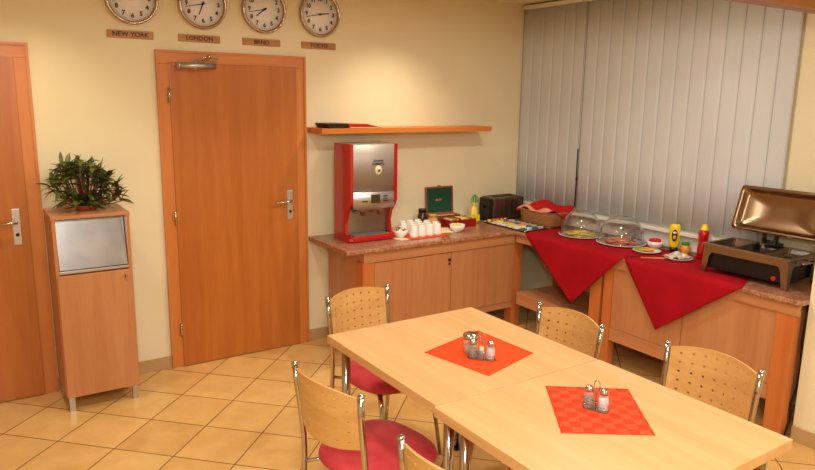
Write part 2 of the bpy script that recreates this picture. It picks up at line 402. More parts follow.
cd.box(-.034, -.028, -.727, -.712, 1.17, 1.20); cd.tube([(-.03, -.715, 1.42), (-.026, -.712, 2.52)], .0012, 5)
cd.build('pull_chain', 'ink', vb)

# clocks --------------------------------------------------------------
NUM = [str(i) for i in range(1, 13)]
def clock(x, city, hh, mm, label):
    o = thing('wall_clock', label, 'clock', (x, 0, 2.340), 0, 'round world-time clocks in a row above the door')
    R = .152
    X = RX90
    rim = MB(); rim.lathe([(R - .022, .022), (R - .018, .034), (R - .009, .042), (R - .002, .036), (R, .02), (R - .004, 0)], 48, X=X)
    rim.build('rim', 'gold', o)
    fc = MB(); fc.lathe([(.0005, .022), (R - .02, .022), (R - .02, .0), (.0005, .0)], 48, X=X); fc.build('dial', 'clock_face', o)
    tk = MB()
    nm = MB()
    for i in range(12):
        a_ = pi / 2 - (i + 1) * pi / 6
        text_o = text('numeral', NUM[i], .036, 'ink', o, (.1 * cos(a_), -.0235, .1 * sin(a_)), RX90, .001, 1.0, .0012)
    for i in range(60):
        a_ = i * pi / 30; r0 = .119 if i % 5 else .116
        tk.box(r0, .124, -.0006, .0006, 0, .0008, X=Matrix.Translation((0, -.0222, 0)) @ RX90 @ Matrix.Rotation(a_, 4, 'Z'))
    tk.build('minute_marks', 'ink', o)
    def hand(nm_, ang, L, w_, z):
        MB().prism([(-w_ / 2, -.018), (w_ / 2, -.018), (w_ * .35, L), (-w_ * .35, L)], 'z', z, z + .0012, X=RX90 @ Matrix.Rotation(-ang, 4, 'Z')).build(nm_, 'ink', o)
    am = mm / 60 * 2 * pi; ah = (hh % 12 + mm / 60) / 12 * 2 * pi
    hand('minute_hand', am, .108, .005, .028); hand('hour_hand', ah, .07, .008, .026)
    MB().lathe([(.007, .0225), (.007, .032), (.0005, .033)], 14, X=RX90).build('hub', 'ink', o)
    gl = None
    return o
def plaque(x0, s, label):
    o = thing('city_sign', label, 'sign', (x0 + .131, 0, 2.1325), 0, 'city name plaques under the clocks')
    MB().box(-.131, .131, -.008, 0, -.0225, .0225, b=.001).build('plate', 'brass_plate', o)
    text('lettering', s, .036, 'ink_brown', o, (0, -.0087, 0), RX90, .0012, 1.08, .0008)
clock(-.122, 'NEW YORK', 1, 43, 'round metal-rimmed wall clock above the NEW YORK plaque')
clock(.297, 'LONDON', 6, 43, 'round metal-rimmed wall clock above the LONDON plaque, showing about 6:43')
clock(.700, 'BRNO', 7, 43, 'round metal-rimmed wall clock above the BRNO plaque, showing about 7:43')
clock(1.104, 'TOKYO', 2, 43, 'round metal-rimmed wall clock above the TOKYO plaque, showing about 2:43')
plaque(-.267, 'NEW YORK', 'small brass-brown plaque reading NEW YORK on the cream wall')
plaque(.143, 'LONDON', 'small brass-brown plaque reading LONDON above the wooden door')
plaque(.553, 'BRNO', 'small brass-brown plaque reading BRNO above the wooden door')
plaque(.970, 'TOKYO', 'small brass-brown plaque reading TOKYO past the door frame corner')

# wall shelf ----------------------------------------------------------
tag(MB().box(1.005, 2.5, -.236, -.001, 1.540, 1.576, b=.002).build('wall_shelf', 'shelf'), 'long orange wooden floating shelf on the wall above the red coffee machine', 'shelf')
t = thing('menu_holder', 'flat black tray lying on the left end of the wall shelf', 'tray', (1.14, -.13, 1.5765), radians(0))
MB().prism([(-.07, 0), (.055, 0), (.075, .028), (-.09, .028)], 'y', -.1, .1).build('tray_body', 'black', t)
MB().box(-.085, .07, -.095, .095, .0285, .032).build('rim_sheet', 'black', t)
t = thing('red_folder', 'thin red folder lying beside the black tray on the shelf', 'folder', (1.345, -.125, 1.5765))
MB().prism([(-.125, .0), (.13, 0), (.13, .006), (.02, .028), (-.125, .030)], 'y', -.095, .085).build('cover', 'red_gloss', t)
MB().prism([(-.11, .003), (.122, .002), (.122, .0045), (-.11, .006)], 'y', -.0965, -.0952).build('pages', 'napkin_paper', t)

# plant cabinet -------------------------------------------------------
t = thing('bin_cabinet', 'tall narrow beech waste cabinet with tilted steel flap standing between the doors', 'cabinet', (-.679, -.365, 0))
W_, D_, H_ = .396, .345, 1.13
b = MB(); b.box(0, .018, 0, D_, .088, H_ - .018).box(W_ - .018, W_, 0, D_, .088, H_ - .018).box(.018, W_ - .018, D_ - .012, D_, .088, H_ - .018).box(.018, W_ - .018, .02, D_ - .012, .088, .106)
b.box(.018, W_ - .018, .05, D_ - .012, .79, .803)
b.build('body', 'cab', t)
MB().box(-.004, W_ + .004, -.004, D_, H_ - .018, H_, b=.002).build('top_panel', 'cab_x', t)
fp = MB(); fp.prism([(.006, .826), (.010, .826), (.072, 1.108), (.068, 1.108)], 'x', .022, W_ - .022); fp.build('steel_flap', 'steel', t)
MB().box(.018, W_ - .018, -.004, .03, .806, .822, b=.002).build('ledge', 'alu', t)
dr = MB().box(.005, W_ - .005, -.018, -.0005, .088, .8, b=.002).build('cabinet_door', 'cab', t)
k = MB(); k.tube([(.355, -.0185, .765), (.355, -.024, .765)], .011, 14).tube([(.355, -.024, .765), (.355, -.04, .765)], .004, 8).box(.352, .358, -.041, -.037, .735, .768)
k.build('lock_key', 'chrome', dr)
for x in (.012, W_ - .042):
    for y in (.0, D_ - .03):
        MB().box(x, x + .03, y, y + .03, 0, .088).build('foot', 'alu', t)

# potted plant
t = thing('potted_plant', 'bushy green leafy houseplant in a low pot on top of the waste cabinet', 'plant', (-.475, -.185, H_))
MB().lathe([(.0005, 0), (.054, 0), (.058, .022), (.061, .023), (.061, .029), (.054, .029), (.052, .024), (.0005, .024)], 28).build('pot', 'terracotta', t)
MB().lathe([(.0005, .027), (.053, .027), (.053, .0245), (.0005, .0245)], 20).build('soil', 'soil', t)
lf = MB(); st = MB(); random.seed(11)
def leaf(base, d, L, wd, droop, roll):
    d = d.normalized(); side = d.cross(Vector((0, 0, 1)))
    if side.length < .1: side = Vector((1, 0, 0))
    side.normalize(); side = Matrix.Rotation(roll, 3, d) @ side; nrm = side.cross(d).normalized()
    vs = []; n_ = 7
    for i in range(n_ + 1):
        u = i / n_; wv = wd * (sin(pi * min(1, u * 1.0) ** .8) ** .9 if 0 < u < 1 else .02)
        c_ = base + d * (L * u) - Vector((0, 0, 1)) * (droop * L * u * u)
        c_.z = max(c_.z, .012)
        vs += [c_ - side * wv / 2 + nrm * wv * .18, c_, c_ + side * wv / 2 + nrm * wv * .18]
    fs = []
    for i in range(n_):
        for j in range(2): fs.append((i * 3 + j, i * 3 + j + 1, i * 3 + j + 4, i * 3 + j + 3))
    lf.add(vs, fs, True)
stems = []
for i in range(20):
    a_ = i * 2.399; rr_ = .17 * math.sqrt((i + .6) / 20)
    tip = Vector((rr_ * cos(a_) * 1.0 - .01, rr_ * sin(a_) * .5, .325 - .5 * rr_ - .09 * random.random()))
    if tip.x < 0: tip.z += .02
    stems.append(tip)
for tx, tz in ((-.16, .13), (.17, .14), (.19, .1), (-.14, .2), (.12, .2), (.1, .1), (-.08, .08), (.02, .07), (-.04, .05), (.08, .06), (-.12, .06), (0, .12), (.06, .16), (-.19, .15), (.2, .05), (.0, .04), (-.05, .03), (.05, .03)):
    stems.append(Vector((tx, -.04 + random.uniform(-.03, .03), tz)))
for tip in stems:
    b0 = Vector((tip.x * .15, tip.y * .15, .028)); mid = (b0 + tip) / 2 + Vector((tip.x * .1, tip.y * .1, -.01))
    st.tube([b0, mid, tip], [.005, .004, .003], 6)
    nl = 9
    for j in range(nl):
        a_ = j * 2.4 + random.random(); el = random.uniform(-.3, 1.2)
        outv = Vector((tip.x, tip.y, 0)) * 2.0
        d = Vector((cos(a_) * cos(el), sin(a_) * cos(el) * .8, sin(el))) + outv
        base = b0.lerp(tip, random.uniform(.7, 1.0))
        leaf(base, d, random.uniform(.075, .12), random.uniform(.022, .032), random.uniform(.05, .45), random.uniform(-.5, .5))
lf.v = [(a_ * .94, b_, max(c_, .004)) for a_, b_, c_ in lf.v]
lf.build('foliage', 'leaf', t, merge=False, normals=False); st.build('stems', 'stem', t)

# ------------------------------------------------------------------ back buffet cabinet
t = thing('buffet_cabinet', 'long beech buffet cabinet under the coffee machine against the back wall', 'cabinet', (0, 0, 0))
zt = .762
b = MB(); b.box(1.15, 1.168, -.53, -.03, .168, zt)                        # left side panel
b.box(1.168, 2.56, -.045, -.03, .168, zt); b.box(2.545, 2.562, -.5, -.045, .168, zt)
b.box(1.168, 2.545, -.5, -.045, .19, .208)
b.build('carcass', 'cab', t)
MB().box(1.145, 2.50, -.566, -.53, .69, zt, b=.0015).build('top_rail', 'cab_x', t)
MB().box(1.228, 2.50, -.555, -.53, .168, .214, b=.0015).build('bottom_rail', 'cab_x', t)
dr = MB().box(1.232, 1.886, -.558, -.538, .218, .684, b=.0015).build('cabinet_door', 'cab', t)
k = MB(); k.tube([(1.868, -.558, .632), (1.868, -.570, .632)], .011, 14); k.build('door_knob', 'ink', dr)
k = MB(); k.tube([(1.868, -.558, .60), (1.868, -.562, .60)], .008, 12); k.build('keyhole', 'ink', dr)
MB().box(1.891, 2.50, -.556, -.538, .218, .686, b=.0015).build('fixed_panel', 'cab', t)
for x0, x1 in ((1.138, 1.228), (2.502, 2.592)):
    MB().box(x0, x1, -.56 if x0 < 2 else -.556, -.47, 0, .69 if x0 < 2 else zt, b=.002).build('corner_post', 'post', t)
for x0 in (1.138, 2.502):
    MB().box(x0, x0 + .09, -.125, -.0475, 0, .168, b=.002).build('rear_post', 'post', t)
wt = MB(); wt.prism([(-.587, zt + .008), (-.583, zt + .0005), (-.001, zt + .0005), (-.001, .792), (-.577, .792), (-.585, .787)], 'x', 1.005, 2.4735)
tag(wt.build('back_worktop', 'worktop'), 'brown speckled laminate worktop along the back wall carrying the coffee machine', 'worktop')

# window-side counter: open table part
t = thing('serving_table', 'open beech serving table with lower shelf in the corner under the red cloth', 'table', (0, 0, 0))
MB().box(2.490, 2.510, -1.437, -.590, .705, zt, b=.0015).build('top_rail', 'cab_y', t)
MB().box(2.490, 2.512, -1.335, -.62, .212, .31, b=.0015).build('shelf_rail', 'cab_y', t)
MB().box(2.512, 3.0, -1.42, -.60, .285, .303).build('lower_shelf', 'cab_y', t)
for x0, x1, y0, y1 in ((2.492, 2.562, -1.437, -1.345), (2.9, 2.99, -1.437, -1.345), (2.9, 2.99, -.68, -.60)):
    MB().box(x0 + .003, x1, y0, y1, 0, zt - .001, b=.002).build('table_leg', 'post', t)
# window-side cabinet
t = thing('serving_cabinet', 'large beech serving cabinet under the chafing dish along the window wall', 'cabinet', (0, 0, 0))
b = MB(); b.box(2.52, 2.99, -1.535, -1.515, .2, zt).box(2.52, 2.99, -2.70, -2.68, .2, zt).box(2.975, 2.99, -2.68, -1.535, .2, zt).box(2.53, 2.975, -2.68, -1.535, .215, .233)
b.build('carcass', 'cab', t)
MB().box(2.488, 2.51, -2.735, -1.465, .705, zt, b=.0015).build('top_rail', 'cab_y', t)
MB().box(2.496, 2.516, -2.62, -1.535, .202, .288, b=.0015).build('bottom_rail', 'cab_y', t)
MB().box(2.500, 2.518, -2.064, -1.535, .29, .703, b=.0015).build('front_panel', 'cab', t)
MB().box(2.500, 2.518, -2.62, -2.068, .29, .703, b=.0015).build('front_panel', 'cab', t)
for x0, y0, y1 in ((2.492, -1.533, -1.462), (2.492, -2.718, -2.622), (2.91, -1.60, -1.536), (2.91, -2.675, -2.60)):
    MB().box(x0, x0 + .06, y0, y1, 0, .704 if x0 < 2.6 else .2, b=.002).build('cabinet_leg', 'post', t)
wt = MB(); wt.prism([(2.474, zt + .008), (2.478, zt + .0005), (XW - .035, zt + .0005), (XW - .035, .792), (2.484, .792), (2.476, .787)], 'y', -2.742, -.0015)
tag(wt.build('window_worktop', 'worktop'), 'brown speckled laminate worktop running along the window wall under the red cloths', 'worktop')
# cord
c = MB(); c.tube([(2.60, -2.722, .7605), (2.58, -2.735, .68), (2.575, -2.732, .55), (2.60, -2.73, .42), (2.585, -2.732, .3), (2.56, -2.725, .2), (2.58, -2.72, .1), (2.50, -2.715 - .02, .008)], .006, 8)
tag(c.build('power_cord', 'black'), 'black electric cord hanging down beside the serving cabinet end', 'cord')

# ------------------------------------------------------------------ red cloths
def cloth(name, ya, yb, ytip, ztip, label, bulge, yba, ybb):
    m = MB(); ZT = .7945; XE = 2.468
    def top(u, v):     # v 0 back .. 1 front
        y = (ya + (yb - ya) * u) * v + (yba + (ybb - yba) * u) * (1 - v)
        x = 2.93 + (XE - 2.93) * v
        return (x, y, ZT + .0006 * sin(17 * y) * sin(9 * x) * (1 if v < 1 else 0))
    m.grid(top, 20, 10)
    def hang(u, v):    # triangle falling over the edge
        h = v
        y0 = ya + (yb - ya) * u
        y = y0 * (1 - h) + ytip * h
        z = ZT + (ztip - ZT) * h
        x = XE - .006 * sin(min(1, h * 8) * pi / 2) - bulge * sin(pi * h) * sin(pi * u) - .004 * sin(6 * u + 2) * h
        return (x, y, z)
    m.grid(hang, 20, 14)
    o = m.build(name, 'red_cloth'); solid(o, .0015, 0)
    return tag(o, label, 'tablecloth', 'red cloths over the window-side worktop')
cloth('table_cloth', -.705, -1.625, -1.213, .385, 'red cloth with its corner hanging over the open table nearest the back wall', .006, -.42, -1.64)
cloth('table_cloth', -1.632, -2.435, -1.915, .395, 'red cloth with its corner hanging over the cabinet below the chafing dish', .008, -1.642, -2.25)

# ------------------------------------------------------------------ coffee machine
t = thing('coffee_machine', 'tall glossy red and steel coffee dispenser on the back worktop', 'coffee machine', (1.143, -.38, .7925))
Wm, Dm, Hm = .378, .235, .682
prof = [(Dm, .0), (.03, 0.0), (.012, .010), (.018, .03), (.065, .05), (.08, .13), (.058, .2), (.018, .25), (.0, .285), (0, Hm), (Dm, Hm)]
for x0 in (0, Wm - .024):
    MB().prism(prof, 'x', x0, x0 + .024).build('side_panel', 'red_gloss', t)
MB().box(.022, Wm - .022, .12, Dm, .045, Hm - .001).build('body', 'machine_steel', t)
fr = MB()
def bow(z0, z1, y0, depth, n_=10):
    g = MB()
    def fn(u, v): return (.022 + (Wm - .044) * u, y0 - depth * sin(pi * u), z0 + (z1 - z0) * v)
    g.grid(fn, n_, 2)
    # top and back closure
    vs = [(.022 + (Wm - .044) * i / n_, y0 - depth * sin(pi * i / n_), z1) for i in range(n_ + 1)] + [(Wm - .022, .125, z1), (.022, .125, z1)]
    g.add(vs, [tuple(range(len(vs)))])
    vs2 = [(x, y, z0) for x, y, z in vs]; g.add(vs2, [tuple(range(len(vs2)))])
    return g
bow(.355, Hm - .002, .006, .02).build('front_panel', 'machine_steel', t)
bow(.235, .352, .004, .022).build('control_panel', M['alu'], t)
MB().box(.155, .225, -.0225, -.012, .275, .335).build('display', 'lcd', t)
for i in range(3): MB().box(.255, .29, -.0195, -.010, .283 + i * .018, .288 + i * .018).build('button_mark', 'ink', t)
MB().box(.09, .13, -.018, -.009, .286, .294).build('button_mark', 'ink', t)
for x in (.115, .25):
    MB().lathe([(.0005, 0), (.011, 0), (.024, .03), (.032, .05), (.0005, .05)], 18, c=(x, .035, .186)).build('nozzle', 'copper', t)
MB().box(.06, Wm - .06, .01, .12, .222, .236, b=.004).build('nozzle_bridge', 'copper', t)
MB().box(.0225, Wm - .0225, .10, .1195, .045, .222).build('splash_back', 'steel', t)
dt = MB(); dt.prism([(.012, .0), (.0, .008), (.0, .026), (.014, .040), (.119, .040), (.119, 0)], 'x', .0225, Wm - .0225)
dt.build('drip_tray', 'red_gloss', t)
MB().box(.05, Wm - .05, .02, .098, .0405, .045).build('drip_grille', 'machine_steel', t)
text('lettering', 'DOUWE', .019, 'ink', t, (.212, -.0155, .567), RX90, .001, 1.1, .0004)
text('lettering', 'EGBERTS', .022, 'ink', t, (.212, -.0155, .545), RX90, .001, 1.1, .0004)
e = MB(); e.lathe([(.0005, .012), (.026, .012), (.03, .008), (.03, 0)], 20, X=Matrix.Translation((.212, -.010, .503)) @ RX90 @ Matrix.Diagonal((.9, 1.1, 1, 1)))
em = e.build('emblem', mat('emblem_cream', rgb(226, 206, 160), .4), t)
MB().lathe([(.0005, .014), (.012, .014), (.012, .011)], 14, X=Matrix.Translation((.212, -.010, .503)) @ RX90).build('emblem_centre', 'gold', em)

# napkins, bowls and cups on the back worktop
Zt = .7925
def sheet(name, m, x0, x1, y0, y1, z, rz, label, cat, group=None, th=.0012):
    cx, cy = (x0 + x1) / 2, (y0 + y1) / 2
    o = MB().box(x0 - cx, x1 - cx, y0 - cy, y1 - cy, 0, th).build(name, m); at(o, cx, cy, z, rz)
    return tag(o, label, cat, group)
sheet('paper_napkin', 'napkin_paper', 1.50, 1.66, -.45, -.26, Zt, radians(6), 'cream paper napkin under the bowl beside the coffee machine', 'napkin')
sheet('paper_napkin', 'napkin_plain', 1.58, 1.925, -.475, -.12, Zt + .0013, radians(3), 'red paper napkin spread under the white cups', 'napkin')
sheet('paper_napkin', 'napkin_paper', 1.90, 2.07, -.40, -.20, Zt + .0026, radians(-14), 'cream paper napkin at the right end of the white cups', 'napkin')
def bowl(x, y, z, r, h, label, s=1):
    o = thing('bowl', label, 'bowl', (x, y, z), 0, 'small white bowls on the buffet')
    MB().lathe([(.0005, .0), (r * .55, 0), (r * .6, .004), (r * .9, h * .45), (r, h), (r * .95, h), (r * .84, h * .45), (r * .5, .008), (.0005, .008)], 32).build('bowl_wall', 'white', o)
    return o
bowl(1.578, -.345, Zt + .0015, .056, .052, 'white bowl of wrapped sweets beside the coffee machine')
random.seed(3)
for i in range(11):
    a_ = i * 2.4; r = .014 * math.sqrt(i); cm = ['gold', 'jam_red', 'tan', 'white_matt'][i % 4]
    o = MB().ball((0, 0, 0), .012, 8, (1.3, .9, .8)).build('wrapped_sweet', cm)
    at(o, 1.578 + r * cos(a_), -.345 + r * sin(a_), Zt + (.052 if i > 4 else .064) - (.0 if i < 8 else .003), a_)
    tag(o, 'small wrapped sweet heaped in the bowl beside the coffee machine', 'sweet', 'sweets heaped in the bowl beside the coffee machine')
bowl(2.075, -.375, Zt + .0012, .060, .052, 'white bowl of butter portions in front of the red tea box')
for i, (dx, dy, dz) in enumerate([(0, 0, .05), (.022, .008, .038), (-.022, .006, .038), (.0, -.026, .036), (.002, .028, .038)]):
    o = MB().box(-.016, .016, -.012, .012, 0, .014, b=.002).build('butter_portion', 'cheese' if i % 2 == 0 else 'tan')
    at(o, 2.075 + dx, -.375 + dy, Zt + dz, i * .7); tag(o, 'foil butter portion in the bowl before the red tea box', 'butter', 'butter portions in the white bowl')
cup0 = None
def cup():
    return MB().lathe([(.0005, .085), (.021, .085), (.0235, .082), (.032, .012), (.034, 0), (.031, 0), (.021, .079), (.0005, .081)], 24).build('cup', 'white')
rows = [(-.405, [1.655, 1.725, 1.795, 1.865]), (-.335, [1.69, 1.76, 1.83, 1.9]), (-.265, [1.655, 1.725, 1.795, 1.865]), (-.195, [1.69, 1.76, 1.83])]
names_r = ['front row', 'second row', 'third row', 'back row']; ordn = ['first', 'second', 'third', 'fourth']
for ri, (yy, xs) in enumerate(rows):
    for ci, xx in enumerate(xs):
        o = cup() if cup0 is None else cup0.copy()
        if cup0 is None: cup0 = o
        else: COL.objects.link(o)
        at(o, xx, yy, Zt + .0026)
        tag(o, 'white upturned cup, %s from the left in the %s on the red napkin' % (ordn[ci], names_r[ri]), 'cup', 'white upturned cups on the red napkin')

# wooden tea chest with green lid
t = thing('tea_chest', 'open wooden tea chest with green-lined lid against the back wall', 'tea box', (2.025, -.125, Zt))
b = MB(); b.box(0, .27, 0, .008, 0, .08).box(0, .27, .092, .1, 0, .08).box(0, .008, .008, .092, 0, .08).box(.262, .27, .008, .092, 0, .08).box(.008, .262, .008, .092, 0, .006)
b.build('chest_body', 'box_wood', t)
LX = Matrix.Translation((0, .092, .08)) @ Matrix.Rotation(radians(-4), 4, 'X')
ld = MB(); ld.box(0, .27, 0, .014, 0, .012, X=LX).box(0, .27, 0, .014, .208, .22, X=LX).box(0, .012, 0, .014, .012, .208, X=LX).box(.258, .27, 0, .014, .012, .208, X=LX)
ld.tube([(.12, .005, .225), (.15, .005, .225)], .004, 6, X=LX)
ldo = ld.build('lid', 'box_wood', t)
MB().box(.012, .258, .006, .012, .012, .208, X=LX).build('green_lining', 'dkgreen', ldo)
MB().lathe([(.0005, .002), (.03, .002), (.032, 0)], 20, X=LX @ Matrix.Translation((.135, .006, .112)) @ RX90 @ Matrix.Diagonal((1.1, .35, 1, 1))).build('crest', 'gold', ldo)
MB().box(.01, .26, .01, .09, .006, .07).build('sachets', 'tan', t)
# jars
def jar(x, y, r, h, body, lid, label, lidh=.018):
    o = thing('jar', label, 'jar', (x, y, Zt))
    MB().lathe([(.0005, 0), (r * .92, 0), (r, .005), (r, h * .78), (r * .8, h * .88), (r * .8, h), (.0005, h)], 24).build('glass_body', body, o)
    MB().lathe([(.0005, h + lidh), (r * .82, h + lidh), (r * .86, h + lidh - .003), (r * .86, h - .002), (.0005, h - .002)], 24).build('lid', lid, o)
    return o
jar(1.935, -.105, .038, .125, 'jar_dark', 'black', 'dark brown jar with black lid behind the white cups, left of the chest', .022)
jar(1.968, -.198, .042, .10, 'honey', 'honey', 'pale amber glass jar in front of the tea chest lid')
# red tea box
t = thing('tea_box', 'low dark red open box of mixed tea sachets behind the bowl of butter', 'tea box', (2.09, -.27, Zt))
b = MB(); b.box(0, .255, 0, .005, 0, .062).box(0, .255, .115, .12, 0, .07).box(0, .005, .005, .115, 0, .062).box(.25, .255, .005, .115, 0, .062).box(.005, .25, .005, .115, 0, .004)
b.build('box_body', 'box_red', t)
random.seed(5)
for i in range(11):
    o = MB().box(-.008, .008, -.045, .045, 0, .062 + .006 * random.random(), b=.001).build('tea_sachet', ['tan', 'jam', 'green', 'yellow', 'jam_red', 'napkin_paper', 'cheese'][i % 7])
    at(o, 2.09 + .0175 + i * .022, -.27 + .06, Zt + .0045, random.uniform(-.03, .03))
    tag(o, '%s from the left of the coloured tea sachets in the red box' % ['first', 'second', 'third', 'fourth', 'fifth', 'sixth', 'seventh', 'eighth', 'ninth', 'tenth', 'last'][i], 'tea sachet', 'tea sachets in the dark red box')
# yellow gift bag with green ribbon
t = thing('gift_bag', 'small clear yellow bag tied with a green ribbon beside the toaster', 'bag', (2.42, -.15, Zt))
t.scale = (1.1, 1.1, 1.2)
MB().lathe([(.0005, 0), (.034, 0), (.037, .03), (.034, .07), (.024, .105), (.011, .118), (.016, .13), (.028, .142), (.010, .138), (.0005, .12)], 18, X=Matrix.Diagonal((1, .7, 1, 1))).build('bag_body', mat('yellow_bag', rgb(236, 204, 84), .25, coat=.3), t)
MB().box(-.03, .03, -.03, -.026, .015, .06).build('bag_label', 'yellow', t)
r = MB(); random.seed(2)
for i in range(8):
    a_ = i * .785; r.grid(lambda u, v, a_=a_: (cos(a_) * .034 * sin(pi * u) + .01 * (v - .5) * sin(a_), sin(a_) * .02 * sin(pi * u) - .01 * (v - .5) * cos(a_), .12 + .075 * u), 6, 1)
solid(r.build('ribbon', 'green', t), .001)
# toaster
t = thing('toaster', 'dark steel two-slot toaster in the corner of the worktops', 'toaster', (2.56, -.195, Zt))
tb = MB(); tb.box(.02, .345, 0, .16, .008, .2, b=.018); tb.build('housing', 'toaster', t)
for x in (0, .335): MB().box(x, x + .03, .005, .155, .004, .19, b=.010).build('end_cap', 'black', t)
for y in (.035, .095): MB().box(.06, .31, y, y + .03, .2, .203).build('slot', 'ink', t)
f_ = MB()
for x in (.03, .32):
    for y in (.02, .14): f_.cyl((x, y), .01, 0, .01, 10)
f_.build('rubber_feet', 'black', t)
MB().box(-.018, .0, .075, .11, .11, .128, b=.003).build('lever', 'black', t)
# tray with portions
t = thing('serving_tray', 'flat metal serving tray with breakfast portions beside the wicker basket', 'tray', (2.612, -.425, .7965))
tr = MB(); hx, hy = .125, .25
tr.prism([(-hx + .012, 0), (hx - .012, 0), (hx, .008), (hx - .004, .010), (hx - .016, .003), (-hx + .016, .003), (-hx + .004, .010), (-hx, .008)], 'y', -hy + .012, hy - .012)
tr.build('tray_plate', 'steel', t)
for s_ in (-1, 1): MB().tube([(-hx + .004, s_ * (hy - .008), .006), (hx - .004, s_ * (hy - .008), .006)], .005, 8).build('tray_end_rim', 'steel', t)
tz = .7965 + .0035
for i in range(5):
    x, y = 2.522 + (i % 5) * .042, -.225 - .01 * (i % 2)
    o = thing('jam_portion', 'jam portion tub, %s from the left at the toaster end of the tray' % ordn_[i] if False else '', 'jam portion', (x, y, tz), 0, 'jam portion tubs at the back of the tray')
    o['label'] = 'yellow jam portion tub, %s from the left at the toaster end of the tray' % ['first', 'second', 'third', 'fourth', 'fifth'][i]
    MB().lathe([(.0005, 0), (.0135, 0), (.0185, .026), (.0005, .026)], 16).build('tub', 'jam' if i else 'yellow', o)
    MB().lathe([(.0005, .0275), (.02, .0275), (.02, .0262), (.0005, .0262)], 16).build('foil_lid', 'jam_red' if i % 2 else 'gold', o)
random.seed(9)
cols = ['white_matt', 'tan', 'blue_print', 'foil', 'napkin_paper', 'cheese', 'ham', 'foil']
k = 0
words = ['white', 'tan', 'blue-printed', 'silvery', 'cream', 'yellow', 'pink', 'silvery']
for r_ in range(6):
    for c_ in range(4):
        x = 2.522 + c_ * .058 + random.uniform(-.004, .004); y = -.29 - r_ * .066 + random.uniform(-.004, .004)
        ci = k * 5 % 8
        if r_ == 5 and c_ < 3: ci = 2 if c_ != 1 else 0
        o = MB().box(-.026, .026, -.02, .02, 0, .012 + .008 * random.random(), b=.003).build('food_portion', cols[ci]); k += 1
        at(o, x, y, tz, random.uniform(-.3, .3))
        tag(o, '%s wrapped portion, %s across in %s row from the toaster on the tray' % (words[ci], ordn[c_], ['the first', 'the second', 'the third', 'the fourth', 'the fifth', 'the last'][r_]), 'food portion', 'wrapped portions on the tray')

# wicker basket with cloth
t = thing('bread_basket', 'wicker bread basket lined with a red cloth beside the window', 'basket', (2.848, -.505, .7995), 0)
bx, by = .115, .20
def bask(u, v):
    a_ = 2 * pi * u; k_ = .86 + .14 * v; e_ = .5
    cx_, sy_ = cos(a_), sin(a_)
    return (bx * k_ * math.copysign(abs(cx_) ** e_, cx_), by * k_ * math.copysign(abs(sy_) ** e_, sy_), .004 + .11 * v)
bm_ = MB().grid(bask, 48, 6); bm_.box(-bx * .8, bx * .8, -by * .8, by * .8, .0, .006)
solid(bm_.build('basket_wall', 'wicker', t), .007)
rp = []
for i in range(40):
    p = bask(i / 40, 1); rp.append((p[0], p[1], .115))
MB().tube(rp, .007, 8, closed=True).build('basket_rim', 'wicker', t)
def bcl(u, v):
    x = (u - .5) * 2; y = (v - .5) * 2
    X_ = x * .123; Y_ = y * .208
    ed = max(abs(x), abs(y)) ** 6
    z = .162 + .022 * sin(3.1 * x + 1) * cos(2.3 * y) + .014 * sin(7 * y + 2 * x) - .04 * ed * (1 + .5 * sin(5 * y + 3 * x))
    return (X_, Y_, z)
o = MB().grid(bcl, 24, 30).build('bread_cloth', 'gingham'); at(o, 2.863, -.505, .7960); solid(o, .003, 1)
tag(o, 'red checked cloth draped over the bread in the wicker basket', 'cloth')
# white fringe band
def fr(u, v):
    p = bcl(.02 + .1 * v, u); return (p[0] - .004, p[1], p[2] + .004)
f1 = MB().grid(fr, 24, 2); 
def fr2(u, v):
    p = bcl(u, .70 + .05 * v); return (p[0] - .001, p[1], p[2] + .0045)
f1.grid(fr2, 24, 2)
f1 = f1.build('cloth_stripe', mat('pale_stripe', rgb(226, 150, 130), .8)); f1.parent = o; solid(f1, .001)

# ------------------------------------------------------------------ domes
def dome(x, y, r, h, food, label, plab):
    t = thing('dome_cover', label, 'food cover', (x, y, .8035), 0, 'clear domed food covers')
    pr = []
    for i in range(17):
        q = pi / 2 * i / 16
        pr.append((max(.0005, r * cos(q) ** .75 if i < 16 else .0005), .012 + (h - .012) * sin(q)))
    pr = [(r + .006, 0.0), (r + .006, .004), (r, .006)] + pr
    o = MB().lathe(pr, 48).build('dome', 'glass', t); solid(o, .0035, -1)
    p = tag(MB().lathe([(.0005, 0), (r * .8, 0), (r + .002, .007), (r + .014, .010), (r + .014, .0125), (r - .002, .0095), (r * .8, .003), (.0005, .003)], 48).build('platter', 'white'), plab, 'plate', 'round platters under the clear domes')
    at(p, x, y, .7962)
    p.location.z = .7958
    t.location.z = .8085
    return t
dome(2.775, -.975, .146, .182, 'cheese', 'clear domed cover over the sliced cheese, nearer the basket', 'round platter of sliced cheese under the left clear dome')
dome(2.82, -1.315, .158, .182, 'ham', 'clear domed cover over the sliced ham, nearer the mustard bottle', 'round platter of sliced ham under the right clear dome')
random.seed(21)
def slices(cx, cy, m, label, name, cat, grp, N, wd, R_, base=.8002):
    proto = None
    for i in range(N):
        a_ = i * 2.4; r = R_ * math.sqrt((i + .3) / N)
        if proto is None:
            g = MB().grid(lambda u, v: ((u - .5) * wd, (v - .5) * wd * .8, .004 * sin(pi * u) + .003 * sin(5 * v)), 6, 5)
            o = g.build(name, m); solid(o, .0022, 1); proto = o
        else:
            o = proto.copy(); COL.objects.link(o)
        o.location = (cx + r * cos(a_), cy + r * sin(a_), base + .0016 * (N - i)); o.rotation_euler = (0, 0, a_ * .7)
        tag(o, label, cat, grp)
slices(2.775, -.975, 'cheese', 'thin yellow slice of cheese on the platter under the left dome', 'cheese_slice', 'cheese', 'cheese slices under the left dome', 16, .075, .085)
